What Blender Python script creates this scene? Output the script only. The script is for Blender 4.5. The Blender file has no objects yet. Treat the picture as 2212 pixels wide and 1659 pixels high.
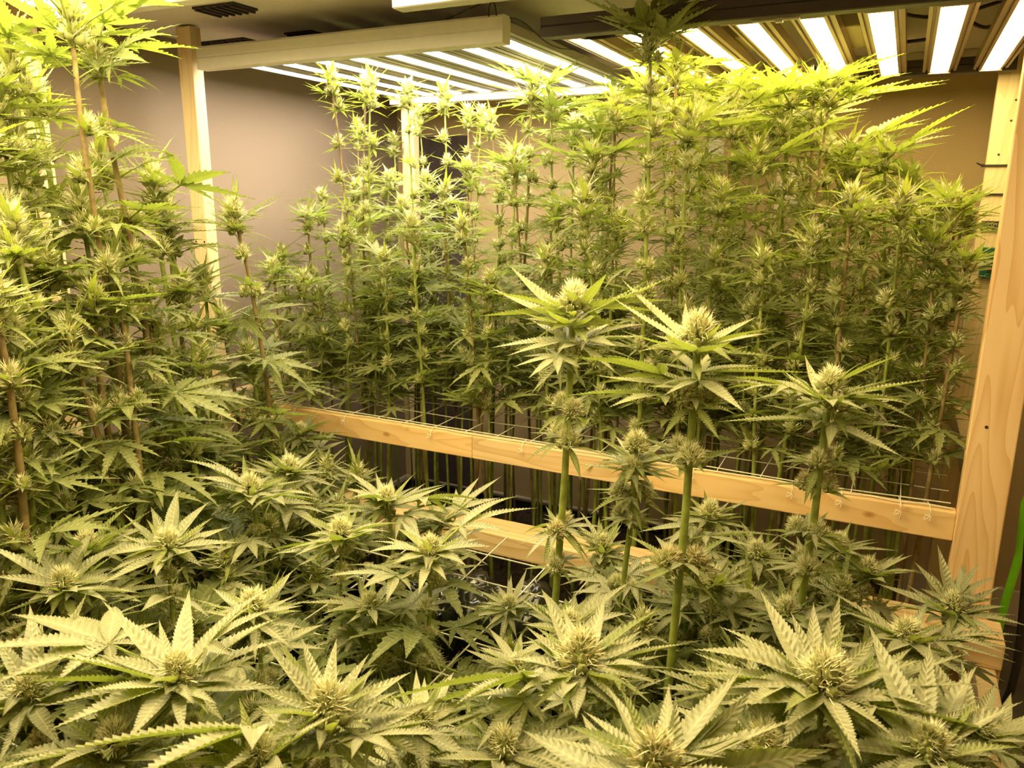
import bpy, bmesh, math, random
from mathutils import Vector, Matrix, Euler
import numpy as np

# ------------------------------------------------------------------ camera, world, exposure
scene = bpy.context.scene
col = scene.collection
FPX, PITCH, ROLL, YAW, ZC = 1680.0, math.radians(13.5), math.radians(0.4), math.radians(26.3), 1.62
CAM = Vector((0, 0, ZC))
FWD = Vector((-math.sin(YAW) * math.cos(PITCH), math.cos(YAW) * math.cos(PITCH), -math.sin(PITCH)))
RGT = Vector((math.cos(YAW), math.sin(YAW), 0))
UPV = RGT.cross(FWD)
cam_data = bpy.data.cameras.new('camera')
cam_data.sensor_width = 36.0
cam_data.lens = FPX / 2212.0 * 36.0
cam_data.clip_start = 0.02
cam_data.dof.use_dof = True
cam_data.dof.focus_distance = 1.75
cam_data.dof.aperture_fstop = 11.0
cam = bpy.data.objects.new('camera', cam_data)
col.objects.link(cam)
_c, _s = math.cos(ROLL), math.sin(ROLL)
cx, cy = RGT * _c + UPV * _s, UPV * _c - RGT * _s
M3 = Matrix((cx, cy, -FWD)).transposed()
cam.matrix_world = Matrix.Translation(CAM) @ M3.to_4x4()
scene.camera = cam

world = bpy.data.worlds.new('world')
scene.world = world
world.use_nodes = True
world.node_tree.nodes['Background'].inputs[0].default_value = (1.0, 0.85, 0.6, 1)
world.node_tree.nodes['Background'].inputs[1].default_value = 0.05
vs = scene.view_settings
vs.view_transform = 'Standard'
vs.look = 'None'
vs.exposure = 0.52
vs.gamma = 1.0
vs.use_curve_mapping = False
scene.cycles.max_bounces = 6
scene.cycles.diffuse_bounces = 3
scene.cycles.transmission_bounces = 4
scene.cycles.transparent_max_bounces = 8
scene.cycles.sample_clamp_indirect = 6.0

LED_WHITE = ((1.0, 0.88, 0.68), 28.0)      # lamp over the left half of the rear bed
LED_WARM = ((1.0, 0.77, 0.30), 26.0)       # lamp over the right half of the rear bed
LED_FRONT = ((1.0, 0.82, 0.41), 33.0)      # lamp over the left end of the front bed
LED_FRONT2 = ((1.0, 0.79, 0.37), 17.0)     # dimmer lamp over the right end of the front bed


def at(x, y, Y=None, Z=None, X=None):
    """point of the place on a plane X, Y or Z = const, from where it is seen in the 2212x1659 photograph"""
    u, v = x - 1106.0, 829.5 - y
    d = FWD * FPX + RGT * (u * _c - v * _s) + UPV * (u * _s + v * _c)
    if Y is not None:
        t = (Y - CAM.y) / d.y
    elif Z is not None:
        t = (Z - CAM.z) / d.z
    else:
        t = (X - CAM.x) / d.x
    return CAM + d * t


rnd = random.Random(7)
U = rnd.uniform

# ------------------------------------------------------------------ materials


def nodes_of(name):
    m = bpy.data.materials.new(name)
    m.use_nodes = True
    nt = m.node_tree
    b = nt.nodes['Principled BSDF']
    return m, nt, b


def N(nt, kind, **kw):
    n = nt.nodes.new(kind)
    for k, v in kw.items():
        setattr(n, k, v)
    return n


def ramp(nt, stops, fac=None):
    r = N(nt, 'ShaderNodeValToRGB')
    while len(r.color_ramp.elements) < len(stops):
        r.color_ramp.elements.new(0.5)
    for e, (p, c) in zip(r.color_ramp.elements, stops):
        e.position = p
        e.color = (*c, 1)
    if fac is not None:
        nt.links.new(fac, r.inputs[0])
    return r


def math_n(nt, op, a, b=None):
    n = N(nt, 'ShaderNodeMath', operation=op)
    for i, v in enumerate((a, b)):
        if v is None:
            continue
        if isinstance(v, (int, float)):
            n.inputs[i].default_value = v
        else:
            nt.links.new(v, n.inputs[i])
    return n.outputs[0]


def mat_plain(name, c, rough=0.6, spec=0.4, metal=0.0, var=0.12, scale=30, bump=0.0):
    m, nt, b = nodes_of(name)
    tc = N(nt, 'ShaderNodeTexCoord')
    nz = N(nt, 'ShaderNodeTexNoise')
    nz.inputs['Scale'].default_value = scale
    nz.inputs['Detail'].default_value = 4
    nt.links.new(tc.outputs['Object'], nz.inputs['Vector'])
    r = ramp(nt, [(0.3, tuple(v * (1 - var) for v in c)), (0.7, tuple(min(1, v * (1 + var)) for v in c))], nz.outputs[0])
    nt.links.new(r.outputs[0], b.inputs['Base Color'])
    b.inputs['Roughness'].default_value = rough
    b.inputs['Metallic'].default_value = metal
    b.inputs['Specular IOR Level'].default_value = spec
    if bump:
        bp = N(nt, 'ShaderNodeBump')
        bp.inputs['Strength'].default_value = bump
        bp.inputs['Distance'].default_value = 0.002
        nt.links.new(nz.outputs[0], bp.inputs['Height'])
        nt.links.new(bp.outputs[0], b.inputs['Normal'])
    return m


def mat_wood(name, light, dark, axis, seed=0.0):
    """pine: long stretched growth rings along one axis plus a few knots"""
    m, nt, b = nodes_of(name)
    tc = N(nt, 'ShaderNodeTexCoord')
    mp = N(nt, 'ShaderNodeMapping')
    s = [9.0, 9.0, 9.0]
    s[axis] = 0.9
    mp.inputs['Scale'].default_value = s
    mp.inputs['Location'].default_value = (seed, seed * 1.7, seed * 0.6)
    nt.links.new(tc.outputs['Object'], mp.inputs['Vector'])
    nz = N(nt, 'ShaderNodeTexNoise')
    nz.inputs['Scale'].default_value = 1.3
    nz.inputs['Detail'].default_value = 1.5
    nt.links.new(mp.outputs[0], nz.inputs['Vector'])
    ringv = math_n(nt, 'MULTIPLY', nz.outputs[0], 13.0)
    ring = math_n(nt, 'FRACT', ringv)
    ring = math_n(nt, 'POWER', ring, 2.2)
    fine = N(nt, 'ShaderNodeTexNoise')
    mp2 = N(nt, 'ShaderNodeMapping')
    s2 = [160.0, 160.0, 160.0]
    s2[axis] = 5.0
    mp2.inputs['Scale'].default_value = s2
    nt.links.new(tc.outputs['Object'], mp2.inputs['Vector'])
    nt.links.new(mp2.outputs[0], fine.inputs['Vector'])
    fine.inputs['Scale'].default_value = 1.0
    fac = math_n(nt, 'ADD', math_n(nt, 'MULTIPLY', ring, 0.62), math_n(nt, 'MULTIPLY', fine.outputs[0], 0.28))
    mp3 = N(nt, 'ShaderNodeMapping')
    s3 = [7.0, 7.0, 7.0]
    s3[axis] = 4.0
    mp3.inputs['Scale'].default_value = s3
    mp3.inputs['Location'].default_value = (seed * 2.1, seed, seed * 3.3)
    nt.links.new(tc.outputs['Object'], mp3.inputs['Vector'])
    vo = N(nt, 'ShaderNodeTexVoronoi')
    vo.inputs['Scale'].default_value = 1.0
    nt.links.new(mp3.outputs[0], vo.inputs['Vector'])
    knot = ramp(nt, [(0.03, (1, 1, 1)), (0.075, (0, 0, 0))], vo.outputs['Distance'])
    r = ramp(nt, [(0.05, light), (0.95, dark)], fac)
    mx = N(nt, 'ShaderNodeMixRGB')
    mx.inputs[2].default_value = (dark[0] * 0.65, dark[1] * 0.55, dark[2] * 0.45, 1)
    nt.links.new(knot.outputs[0], mx.inputs[0])
    nt.links.new(r.outputs[0], mx.inputs[1])
    nt.links.new(mx.outputs[0], b.inputs['Base Color'])
    b.inputs['Roughness'].default_value = 0.5
    b.inputs['Specular IOR Level'].default_value = 0.35
    bp = N(nt, 'ShaderNodeBump')
    bp.inputs['Strength'].default_value = 0.15
    bp.inputs['Distance'].default_value = 0.001
    nt.links.new(fac, bp.inputs['Height'])
    nt.links.new(bp.outputs[0], b.inputs['Normal'])
    return m


def mat_leaf(name, c_lo, c_hi, trans, fac=0.4, rough=0.42, spec=0.5, veins=14.0):
    m, nt, b = nodes_of(name)
    uv = N(nt, 'ShaderNodeUVMap')
    sx = N(nt, 'ShaderNodeSeparateXYZ')
    nt.links.new(uv.outputs[0], sx.inputs[0])
    au = math_n(nt, 'ABSOLUTE', math_n(nt, 'SUBTRACT', sx.outputs[0], 0.5))
    ph = math_n(nt, 'SUBTRACT', math_n(nt, 'MULTIPLY', sx.outputs[1], veins), math_n(nt, 'MULTIPLY', au, 2.4))
    tri = math_n(nt, 'PINGPONG', ph, 0.5)
    vein = math_n(nt, 'LESS_THAN', tri, 0.07)
    mid = math_n(nt, 'LESS_THAN', au, 0.045)
    line = math_n(nt, 'MAXIMUM', math_n(nt, 'MULTIPLY', vein, 0.35), math_n(nt, 'MULTIPLY', mid, 0.8))
    oi = N(nt, 'ShaderNodeObjectInfo')
    tc = N(nt, 'ShaderNodeTexCoord')
    nz = N(nt, 'ShaderNodeTexNoise')
    nz.inputs['Scale'].default_value = 18
    nt.links.new(tc.outputs['Object'], nz.inputs['Vector'])
    f = math_n(nt, 'ADD', math_n(nt, 'MULTIPLY', oi.outputs['Random'], 0.75), math_n(nt, 'MULTIPLY', nz.outputs[0], 0.25))
    r = ramp(nt, [(0.1, c_lo), (0.9, c_hi)], f)
    mx = N(nt, 'ShaderNodeMixRGB')
    nt.links.new(line, mx.inputs[0])
    nt.links.new(r.outputs[0], mx.inputs[1])
    mx.inputs[2].default_value = (min(1, c_hi[0] * 1.5), min(1, c_hi[1] * 1.4), c_hi[2] * 1.3, 1)
    nt.links.new(mx.outputs[0], b.inputs['Base Color'])
    b.inputs['Roughness'].default_value = rough
    b.inputs['Specular IOR Level'].default_value = spec
    bp = N(nt, 'ShaderNodeBump')
    bp.inputs['Strength'].default_value = 0.55
    bp.inputs['Distance'].default_value = 0.004
    nt.links.new(tri, bp.inputs['Height'])
    nt.links.new(bp.outputs[0], b.inputs['Normal'])
    tl = N(nt, 'ShaderNodeBsdfTranslucent')
    tl.inputs[0].default_value = (*trans, 1)
    ms = N(nt, 'ShaderNodeMixShader')
    ms.inputs[0].default_value = fac
    nt.links.new(b.outputs[0], ms.inputs[1])
    nt.links.new(tl.outputs[0], ms.inputs[2])
    nt.links.new(ms.outputs[0], nt.nodes['Material Output'].inputs[0])
    return m


def mat_emit(name, c, strength):
    m, nt, b = nodes_of(name)
    b.inputs['Base Color'].default_value = (0.8, 0.8, 0.75, 1)
    b.inputs['Emission Color'].default_value = (*c, 1)
    b.inputs['Emission Strength'].default_value = strength
    return m


MT = {}
MT['wall'] = mat_plain('wall_paint', (0.50, 0.37, 0.215), 0.85, 0.2, var=0.03, scale=140, bump=0.12)
MT['wall_brown'] = mat_plain('brown_wall_paint', (0.27, 0.21, 0.165), 0.85, 0.2, var=0.03, scale=140, bump=0.12)
MT['ceiling'] = mat_plain('ceiling_paint', (0.80, 0.73, 0.69), 0.85, 0.2, var=0.03, scale=90, bump=0.1)
MT['floor'] = mat_plain('dark_floor', (0.10, 0.085, 0.07), 0.6, 0.3, var=0.25, scale=8)
MT['baseboard'] = mat_plain('baseboard_paint', (0.6, 0.52, 0.43), 0.5, 0.4, var=0.03)
MT['pine_v'] = mat_wood('pale_pine_upright', (0.82, 0.66, 0.42), (0.70, 0.50, 0.27), 2, 3.1)
MT['pine_v2'] = mat_wood('grained_pine_upright', (0.84, 0.59, 0.33), (0.66, 0.39, 0.16), 2, 8.4)
MT['pine_h'] = mat_wood('orange_pine_rail', (0.86, 0.60, 0.30), (0.70, 0.41, 0.16), 0, 5.2)
MT['pine_h2'] = mat_wood('yellow_pine_rail', (0.80, 0.60, 0.34), (0.60, 0.36, 0.15), 0, 1.3)
MT['leaf'] = mat_leaf('fan_leaf_green', (0.18, 0.205, 0.075), (0.29, 0.305, 0.12), (0.36, 0.46, 0.06), 0.36)
MT['leaf_pale'] = mat_leaf('frosted_leaf_green', (0.30, 0.305, 0.175), (0.43, 0.42, 0.26), (0.42, 0.54, 0.05), 0.28, 0.36, 0.65)
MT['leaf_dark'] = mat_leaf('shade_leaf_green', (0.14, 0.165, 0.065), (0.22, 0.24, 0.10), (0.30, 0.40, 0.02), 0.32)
MT['bract'] = mat_leaf('flower_leaf_green', (0.20, 0.24, 0.08), (0.33, 0.35, 0.13), (0.45, 0.52, 0.06), 0.34, 0.45, 0.5)
MT['calyx'] = mat_plain('calyx_green', (0.30, 0.31, 0.10), 0.6, 0.4, var=0.35, scale=120, bump=0.4)
MT['pistil'] = mat_plain('pistil_cream', (0.93, 0.88, 0.58), 0.5, 0.4, var=0.12, scale=60)
MT['pistil_tan'] = mat_plain('pistil_tan', (0.66, 0.50, 0.22), 0.6, 0.3, var=0.2, scale=60)
MT['stem'] = mat_plain('green_stem', (0.26, 0.30, 0.06), 0.5, 0.4, var=0.3, scale=40, bump=0.2)
MT['stem_brown'] = mat_plain('woody_stem', (0.24, 0.17, 0.07), 0.65, 0.3, var=0.35, scale=40, bump=0.3)
MT['cord'] = mat_plain('white_cord', (0.85, 0.80, 0.68), 0.6, 0.3, var=0.08, scale=300)
MT['lamp_white'] = mat_plain('white_lamp_housing', (0.80, 0.76, 0.73), 0.45, 0.4, var=0.03)
MT['lamp_grey'] = mat_plain('grey_heat_sink', (0.38, 0.34, 0.33), 0.4, 0.5, var=0.05)
MT['lamp_dark'] = mat_plain('dark_lamp_housing', (0.085, 0.068, 0.08), 0.45, 0.4, var=0.05)
MT['lamp_rose'] = mat_plain('anodised_lamp_bar', (0.42, 0.30, 0.25), 0.35, 0.5, 0.25, var=0.05)
MT['led_white'] = mat_emit('led_strip_white', *LED_WHITE)
MT['led_warm'] = mat_emit('led_strip_warm', *LED_WARM)
MT['led_front2'] = mat_emit('led_strip_dim', *LED_FRONT2)
MT['led_front'] = mat_emit('led_strip_front', *LED_FRONT)
MT['black'] = mat_plain('black_plastic', (0.014, 0.013, 0.012), 0.16, 0.7, var=0.2, scale=20, bump=0.3)
MT['rubber'] = mat_plain('dark_cable_rubber', (0.03, 0.022, 0.02), 0.5, 0.4)
MT['soil'] = mat_plain('dark_soil', (0.035, 0.025, 0.018), 0.9, 0.1, var=0.5, scale=60, bump=0.6)
MT['lime'] = mat_plain('lime_green_cable', (0.32, 0.95, 0.03), 0.4, 0.5, var=0.05)
MT['vent'] = mat_plain('dark_vent', (0.05, 0.04, 0.045), 0.6, 0.3)
MT['paper'] = mat_plain('notice_paper', (0.78, 0.70, 0.58), 0.8, 0.2, var=0.02)
MT['ink'] = mat_plain('grey_ink', (0.32, 0.27, 0.2), 0.8, 0.1)
MT['pin'] = mat_plain('purple_pin', (0.10, 0.03, 0.10), 0.4, 0.5)
MT['teal'] = mat_plain('teal_plastic', (0.01, 0.11, 0.085), 0.5, 0.4)
MT['steel'] = mat_plain('white_wire', (0.75, 0.7, 0.6), 0.4, 0.5)
MT['driver'] = mat_plain('driver_case', (0.42, 0.33, 0.2), 0.5, 0.4, var=0.05)
MT['dark_room'] = mat_plain('doorway_darkness', (0.09, 0.068, 0.068), 0.8, 0.1)

# ------------------------------------------------------------------ mesh helpers


class MB:
    def __init__(self):
        self.v, self.f, self.mi, self.uv = [], [], [], []

    def add(self, verts, faces, mi=0, uvs=None):
        o = len(self.v)
        self.v += [tuple(p) for p in verts]
        self.uv += uvs if uvs else [(0.5, 0.0)] * len(verts)
        for f in faces:
            self.f.append(tuple(i + o for i in f))
            self.mi.append(mi)

    def box(self, a, b, mi=0, bev=0.0):
        x0, y0, z0 = a
        x1, y1, z1 = b
        if bev:
            bm = bmesh.new()
            bmesh.ops.create_cube(bm, size=1.0)
            for v in bm.verts:
                v.co = Vector(((x0 + x1) / 2 + v.co.x * (x1 - x0), (y0 + y1) / 2 + v.co.y * (y1 - y0), (z0 + z1) / 2 + v.co.z * (z1 - z0)))
            bmesh.ops.bevel(bm, geom=bm.edges[:], offset=bev, segments=2, affect='EDGES', profile=0.5)
            bm.verts.index_update()
            self.add([v.co[:] for v in bm.verts], [[v.index for v in f.verts] for f in bm.faces], mi)
            bm.free()
            return
        vs_ = [(x, y, z) for z in (z0, z1) for y in (y0, y1) for x in (x0, x1)]
        self.add(vs_, [(0, 2, 3, 1), (4, 5, 7, 6), (0, 1, 5, 4), (2, 6, 7, 3), (0, 4, 6, 2), (1, 3, 7, 5)], mi)

    def tube(self, pts, rad, n=6, mi=0, cap=True):
        pts = [Vector(p) for p in pts]
        if not isinstance(rad, (list, tuple)):
            rad = [rad] * len(pts)
        ref = None
        rings = []
        for i, p in enumerate(pts):
            t = (pts[min(i + 1, len(pts) - 1)] - pts[max(i - 1, 0)]).normalized()
            if ref is None:
                ref = t.orthogonal().normalized()
            ref = (ref - t * ref.dot(t))
            ref = ref.normalized() if ref.length > 1e-6 else t.orthogonal().normalized()
            bi = t.cross(ref)
            rings.append([p + (ref * math.cos(2 * math.pi * k / n) + bi * math.sin(2 * math.pi * k / n)) * rad[i] for k in range(n)])
        vs_ = [q for r in rings for q in r]
        fs = []
        for i in range(len(rings) - 1):
            for k in range(n):
                a, b = i * n + k, i * n + (k + 1) % n
                fs.append((a, b, b + n, a + n))
        if cap:
            fs.append(tuple(range(n - 1, -1, -1)))
            fs.append(tuple((len(rings) - 1) * n + k for k in range(n)))
        self.add(vs_, fs, mi)

    def mesh(self, name, mats, smooth=True):
        me = bpy.data.meshes.new(name)
        me.from_pydata(self.v, [], self.f)
        for m in mats:
            me.materials.append(MT[m] if isinstance(m, str) else m)
        me.polygons.foreach_set('material_index', self.mi)
        me.polygons.foreach_set('use_smooth', [smooth] * len(me.polygons))
        uvl = me.uv_layers.new(name='UVMap')
        li = np.empty(len(me.loops), dtype=np.int32)
        me.loops.foreach_get('vertex_index', li)
        arr = np.array(self.uv, dtype=np.float32)[li]
        uvl.data.foreach_set('uv', arr.ravel())
        me.update()
        return me

    def build(self, name, mats, parent=None, smooth=False, loc=None):
        return link(name, self.mesh(name, mats if isinstance(mats, (list, tuple)) else [mats], smooth), parent, loc)


def link(name, data, parent=None, loc=None):
    o = bpy.data.objects.new(name, data)
    col.objects.link(o)
    if parent is not None:
        o.parent = parent
    if loc is not None:
        o.location = loc
    return o


def tag(o, label=None, cat=None, group=None, kind=None):
    if label:
        o['label'] = label
    if cat:
        o['category'] = cat
    if group:
        o['group'] = group
    if kind:
        o['kind'] = kind
    return o


def thing(name, label, cat, loc=(0, 0, 0), group=None):
    return tag(link(name, None, None, loc), label, cat, group)


def box_obj(name, a, b, mat, parent=None, bev=0.0, origin=None):
    """box in world coordinates; the object's origin sits at its own centre so wood grain differs by piece"""
    c = [(a[i] + b[i]) / 2 for i in range(3)] if origin is None else origin
    mb = MB()
    mb.box([a[i] - c[i] for i in range(3)], [b[i] - c[i] for i in range(3)], 0, bev)
    o = mb.build(name, mat, parent)
    o.location = Vector(c) - (parent.location if parent else Vector((0, 0, 0)))
    return o


def bez(a, b, c, d, n):
    a, b, c, d = Vector(a), Vector(b), Vector(c), Vector(d)
    return [a * (1 - t) ** 3 + b * 3 * t * (1 - t) ** 2 + c * 3 * t * t * (1 - t) + d * t ** 3 for t in [i / n for i in range(n + 1)]]


# ------------------------------------------------------------------ the room
XL, XR, YB, YF, ZT = -2.29, 1.25, 3.34, -1.1, 2.135


def struct(name, a, b, mat, bev=0):
    return tag(box_obj(name, a, b, mat, None, bev), kind='structure')


struct('floor', (XL - .1, YF - .1, -.1), (XR + .1, YB + .1, 0), 'floor')
ceil = struct('ceiling', (XL - .1, YF - .1, ZT), (XR + .1, YB + .1, ZT + .1), 'ceiling')
struct('wall_left', (XL - .1, YF - .1, 0), (XL, YB + .1, ZT), 'wall_brown')
wall_back = struct('wall_back', (XL - .1, YB, 0), (XR + .1, YB + .1, ZT), 'wall')
struct('wall_right', (XR, YF - .1, 0), (XR + .1, YB + .1, ZT), 'wall')
struct('wall_front', (XL - .1, YF - .1, 0), (XR + .1, YF, ZT), 'wall')
struct('baseboard_back', (XL, YB - .014, 0), (XR, YB, .15), 'baseboard', 0.004)
struct('baseboard_left', (XL, YF, 0), (XL + .014, YB, .15), 'baseboard', 0.004)
struct('trim_1', (XL, YB - .03, ZT - .028), (XR, YB, ZT), 'baseboard', 0.004)

# flat wall panel coloured with an open doorway's darkness, next to the far left post
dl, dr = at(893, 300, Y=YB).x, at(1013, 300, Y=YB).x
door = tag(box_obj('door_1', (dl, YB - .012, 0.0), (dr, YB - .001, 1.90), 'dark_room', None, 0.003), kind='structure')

# dark vents set in the ceiling over the left half of the rear bed
for i, (pts, lab) in enumerate((
        (((440, 94), (525, 80), (570, 93), (440, 110)), 'dark slatted ceiling vent beside the white lamp corner post'),
        (((627, 70), (672, 64), (704, 76), (660, 83)), 'small dark ceiling vent above the middle of the white lamp'),
        (((422, 14), (500, 4), (548, 16), (470, 30)), 'dark ribbed ceiling vent above the corner post top'))):
    ps = [at(x, y, Z=ZT) for x, y in pts]
    x0, x1 = min(p.x for p in ps), max(p.x for p in ps)
    y0, y1 = min(p.y for p in ps), max(p.y for p in ps)
    x0 = max(x0, XL + .03)
    t = thing('ceiling_vent', lab, 'vent', ((x0 + x1) / 2, (y0 + y1) / 2, ZT - .012))
    mb = MB()
    w, d = (x1 - x0) / 2, (y1 - y0) / 2
    mb.box((-w, -d, .006), (w, d, .012))
    mb.build('backing', 'vent', t)
    k = max(3, int(w * 2 / 0.025))
    for j in range(k):
        xx = -w + (j + .5) * 2 * w / k
        sb = MB()
        sb.box((xx - .004, -d, 0), (xx + .004, d, .008))
        sb.build('slat', 'vent', t)

# ------------------------------------------------------------------ timber frames
Y0 = 1.88
PLX0, PLX1 = -2.112, -2.051          # corner post, left end
PRX0, PRX1 = 0.172, 0.262            # corner post, right end
rear = thing('timber_bed_frame', 'tall pine timber frame of the rear bed with four corner posts and orange rail', 'bed frame', (-0.95, Y0, 0))
box_obj('post', (PLX0, Y0, 0), (PLX1, Y0 + .044, 2.13), 'pine_v', rear, .003)
box_obj('post', (PRX0, Y0 - .002, 0), (PRX1, Y0 + .036, 2.13), 'pine_v2', rear, .003)
rlx = at(868, 330, Y=2.94).x
box_obj('post', (rlx, 2.94, 0), (rlx + .062, 2.984, 2.13), 'pine_v', rear, .003)
rrx = at(2138, 300, Y=2.94).x
box_obj('post', (rrx, 2.94, 0), (rrx + .09, 2.98, 2.13), 'pine_v', rear, .003)
RZ = 0.945
box_obj('rail', (PLX1, Y0 + .004, RZ - .068), (-1.06, Y0 + .04, RZ), 'pine_h', rear, .003)
box_obj('rail', (-1.0595, Y0 + .004, RZ - .068), (-.565, Y0 + .04, RZ), 'pine_h2', rear, .003)
box_obj('rail', (-.5645, Y0 + .004, RZ - .068), (PRX0, Y0 + .04, RZ), 'pine_h', rear, .003)
box_obj('rail', (rlx + .062, 2.942, RZ - .068), (rrx, 2.98, RZ), 'pine_h', rear, .003)
for x, a in ((PLX0 + .01, 1), (PRX1 - .05, 1)):
    box_obj('side_rail', (x, Y0 + .046, RZ - .068), (x + .036, 2.938, RZ), 'pine_v', rear, .003)
# screw heads on the posts
for (x, z) in ((PLX1 - .012, 1.47), (PLX1 - .05, 1.47), (PRX0 + .03, 1.15), (rrx + .05, 1.86), (rrx + .03, 1.76), (rrx + .055, 1.92)):
    yy = Y0 if x < 0.3 and x > PRX0 + .02 and z < 1.5 else (Y0 if x < 0 else 2.94)
    if abs(x - PRX0 - .03) < .001:
        yy = Y0 - .002
    mb = MB()
    mb.tube([(0, 0.001, 0), (0, -.0012, 0)], .0035, 8)
    o = mb.build('screw', 'rubber', rear)
    o.location = Vector((x, yy, z)) - rear.location

FZ = 0.715                                   # top of the low front bed
front = thing('low_bed_frame', 'low pine timber frame of the front bed under the near plants', 'bed frame', (-.9, 1.1, 0))
box_obj('rail', (-2.06, 1.765, FZ - .062), (-.62, 1.868, FZ), 'pine_h2', front, .003)
box_obj('rail', (-.6195, 1.765, FZ - .062), (.285, 1.868, FZ), 'pine_h2', front, .003)
box_obj('post', (.225, 1.775, 0), (.285, 1.82, FZ - .063), 'pine_h', front, .003)
box_obj('post', (-2.06, 1.775, 0), (-2.0, 1.82, FZ - .063), 'pine_v', front, .003)
box_obj('post', (.225, .42, 0), (.285, .465, FZ - .063), 'pine_v', front, .003)
box_obj('post', (-2.06, .42, 0), (-2.0, .465, FZ - .063), 'pine_v', front, .003)
box_obj('side_rail', (.235, .47, FZ - .2), (.275, 1.774, FZ - .063), 'pine_v', front, .003)
box_obj('side_rail', (-2.05, .47, FZ - .2), (-2.01, 1.774, FZ - .063), 'pine_v', front, .003)
box_obj('rail', (-2.06, .40, FZ - .062), (.285, .485, FZ), 'pine_h2', front, .003)
box_obj('back_board', (.04, 1.83, .28), (.22, 1.85, FZ - .064), 'pine_h', front, .002)

# the pale upright by the left wall
up = thing('timber_upright', 'pale pine upright standing by the dark left wall behind the tall plants', 'post', (-2.225, 1.46, 0))
box_obj('upright', (-2.26, 1.44, 0), (-2.185, 1.478, 2.13), 'pine_v', up, .003)
box_obj('foot_plate', (-2.275, 1.425, 0), (-2.17, 1.438, .09), 'pine_h2', up, .002)


# ------------------------------------------------------------------ trellis nets
def net(name, label, x0, x1, y0, y1, z, step, sag, ties, r=.0015):
    t = thing(name, label, 'net', ((x0 + x1) / 2, (y0 + y1) / 2, z))
    L = t.location
    xs = [x0 + i * step for i in range(int((x1 - x0) / step) + 1)]
    ys = [y0 + .03 + i * step for i in range(int((y1 - y0 - .03) / step) + 1)]
    for y in ys:
        pts = []
        for i in range(9):
            f = i / 8
            pts.append(Vector((x0 + (x1 - x0) * f, y + U(-.006, .006), z - sag * math.sin(math.pi * f) + U(-.003, .003))) - L)
        mb = MB()
        mb.tube(pts, r, 4)
        mb.build('cord', 'cord', t)
    for x in xs:
        pts = []
        dx = U(-.03, .03)
        for i in range(6):
            f = i / 5
            pts.append(Vector((x + dx * f, y0 + (y1 - y0) * f, z - sag * math.sin(math.pi * (x - x0) / (x1 - x0)) * math.sin(math.pi * f) + U(-.002, .002))) - L)
        mb = MB()
        mb.tube(pts, r, 4)
        mb.build('cord', 'cord', t)
    for (x, ln) in ties:                      # knots tied over the front edge of the rail
        p = Vector((x, y0 - .012, z)) - L
        pts = [p + Vector((.0, .03, 0.002)), p + Vector((.004, .0, .003)), p + Vector((.006, -.0135, -.004)), p + Vector((.004, -.0145, -.02)),
               p + Vector((-.006, -.0155, -.024)), p + Vector((-.004, -.0165, -.012)), p + Vector((.008, -.0165, -.016)), p + Vector((.006, -.015, -.016 - ln))]
        mb = MB()
        mb.tube(pts, .0012, 4)
        mb.build('knot', 'cord', t)
    # the edge cord lying along the rail top
    pts = [Vector((x0 + (x1 - x0) * i / 40, y0 - .006 + U(-.006, .006), z + .002 + abs(U(0, .003)))) - L for i in range(41)]
    mb = MB()
    mb.tube(pts, .0016, 4)
    mb.build('edge_cord', 'cord', t)
    return t


net('trellis_net', 'white cord trellis net tied along the orange rail of the rear bed', PLX1 + .01, PRX0 - .01, Y0 + .02, 2.93, RZ + .002, .105, .0,
    [(-1.72, .01), (-1.52, .012), (-1.2, .006), (-.9, .01), (-.42, .008), (-.18, .012), (-.07, .014), (.055, .018), (.115, .01)])
net('trellis_net', 'white cord net stretched over the low front bed among the near plants', -1.98, .22, .5, 1.755, FZ + .004, .125, .012,
    [], .0018)


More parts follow.
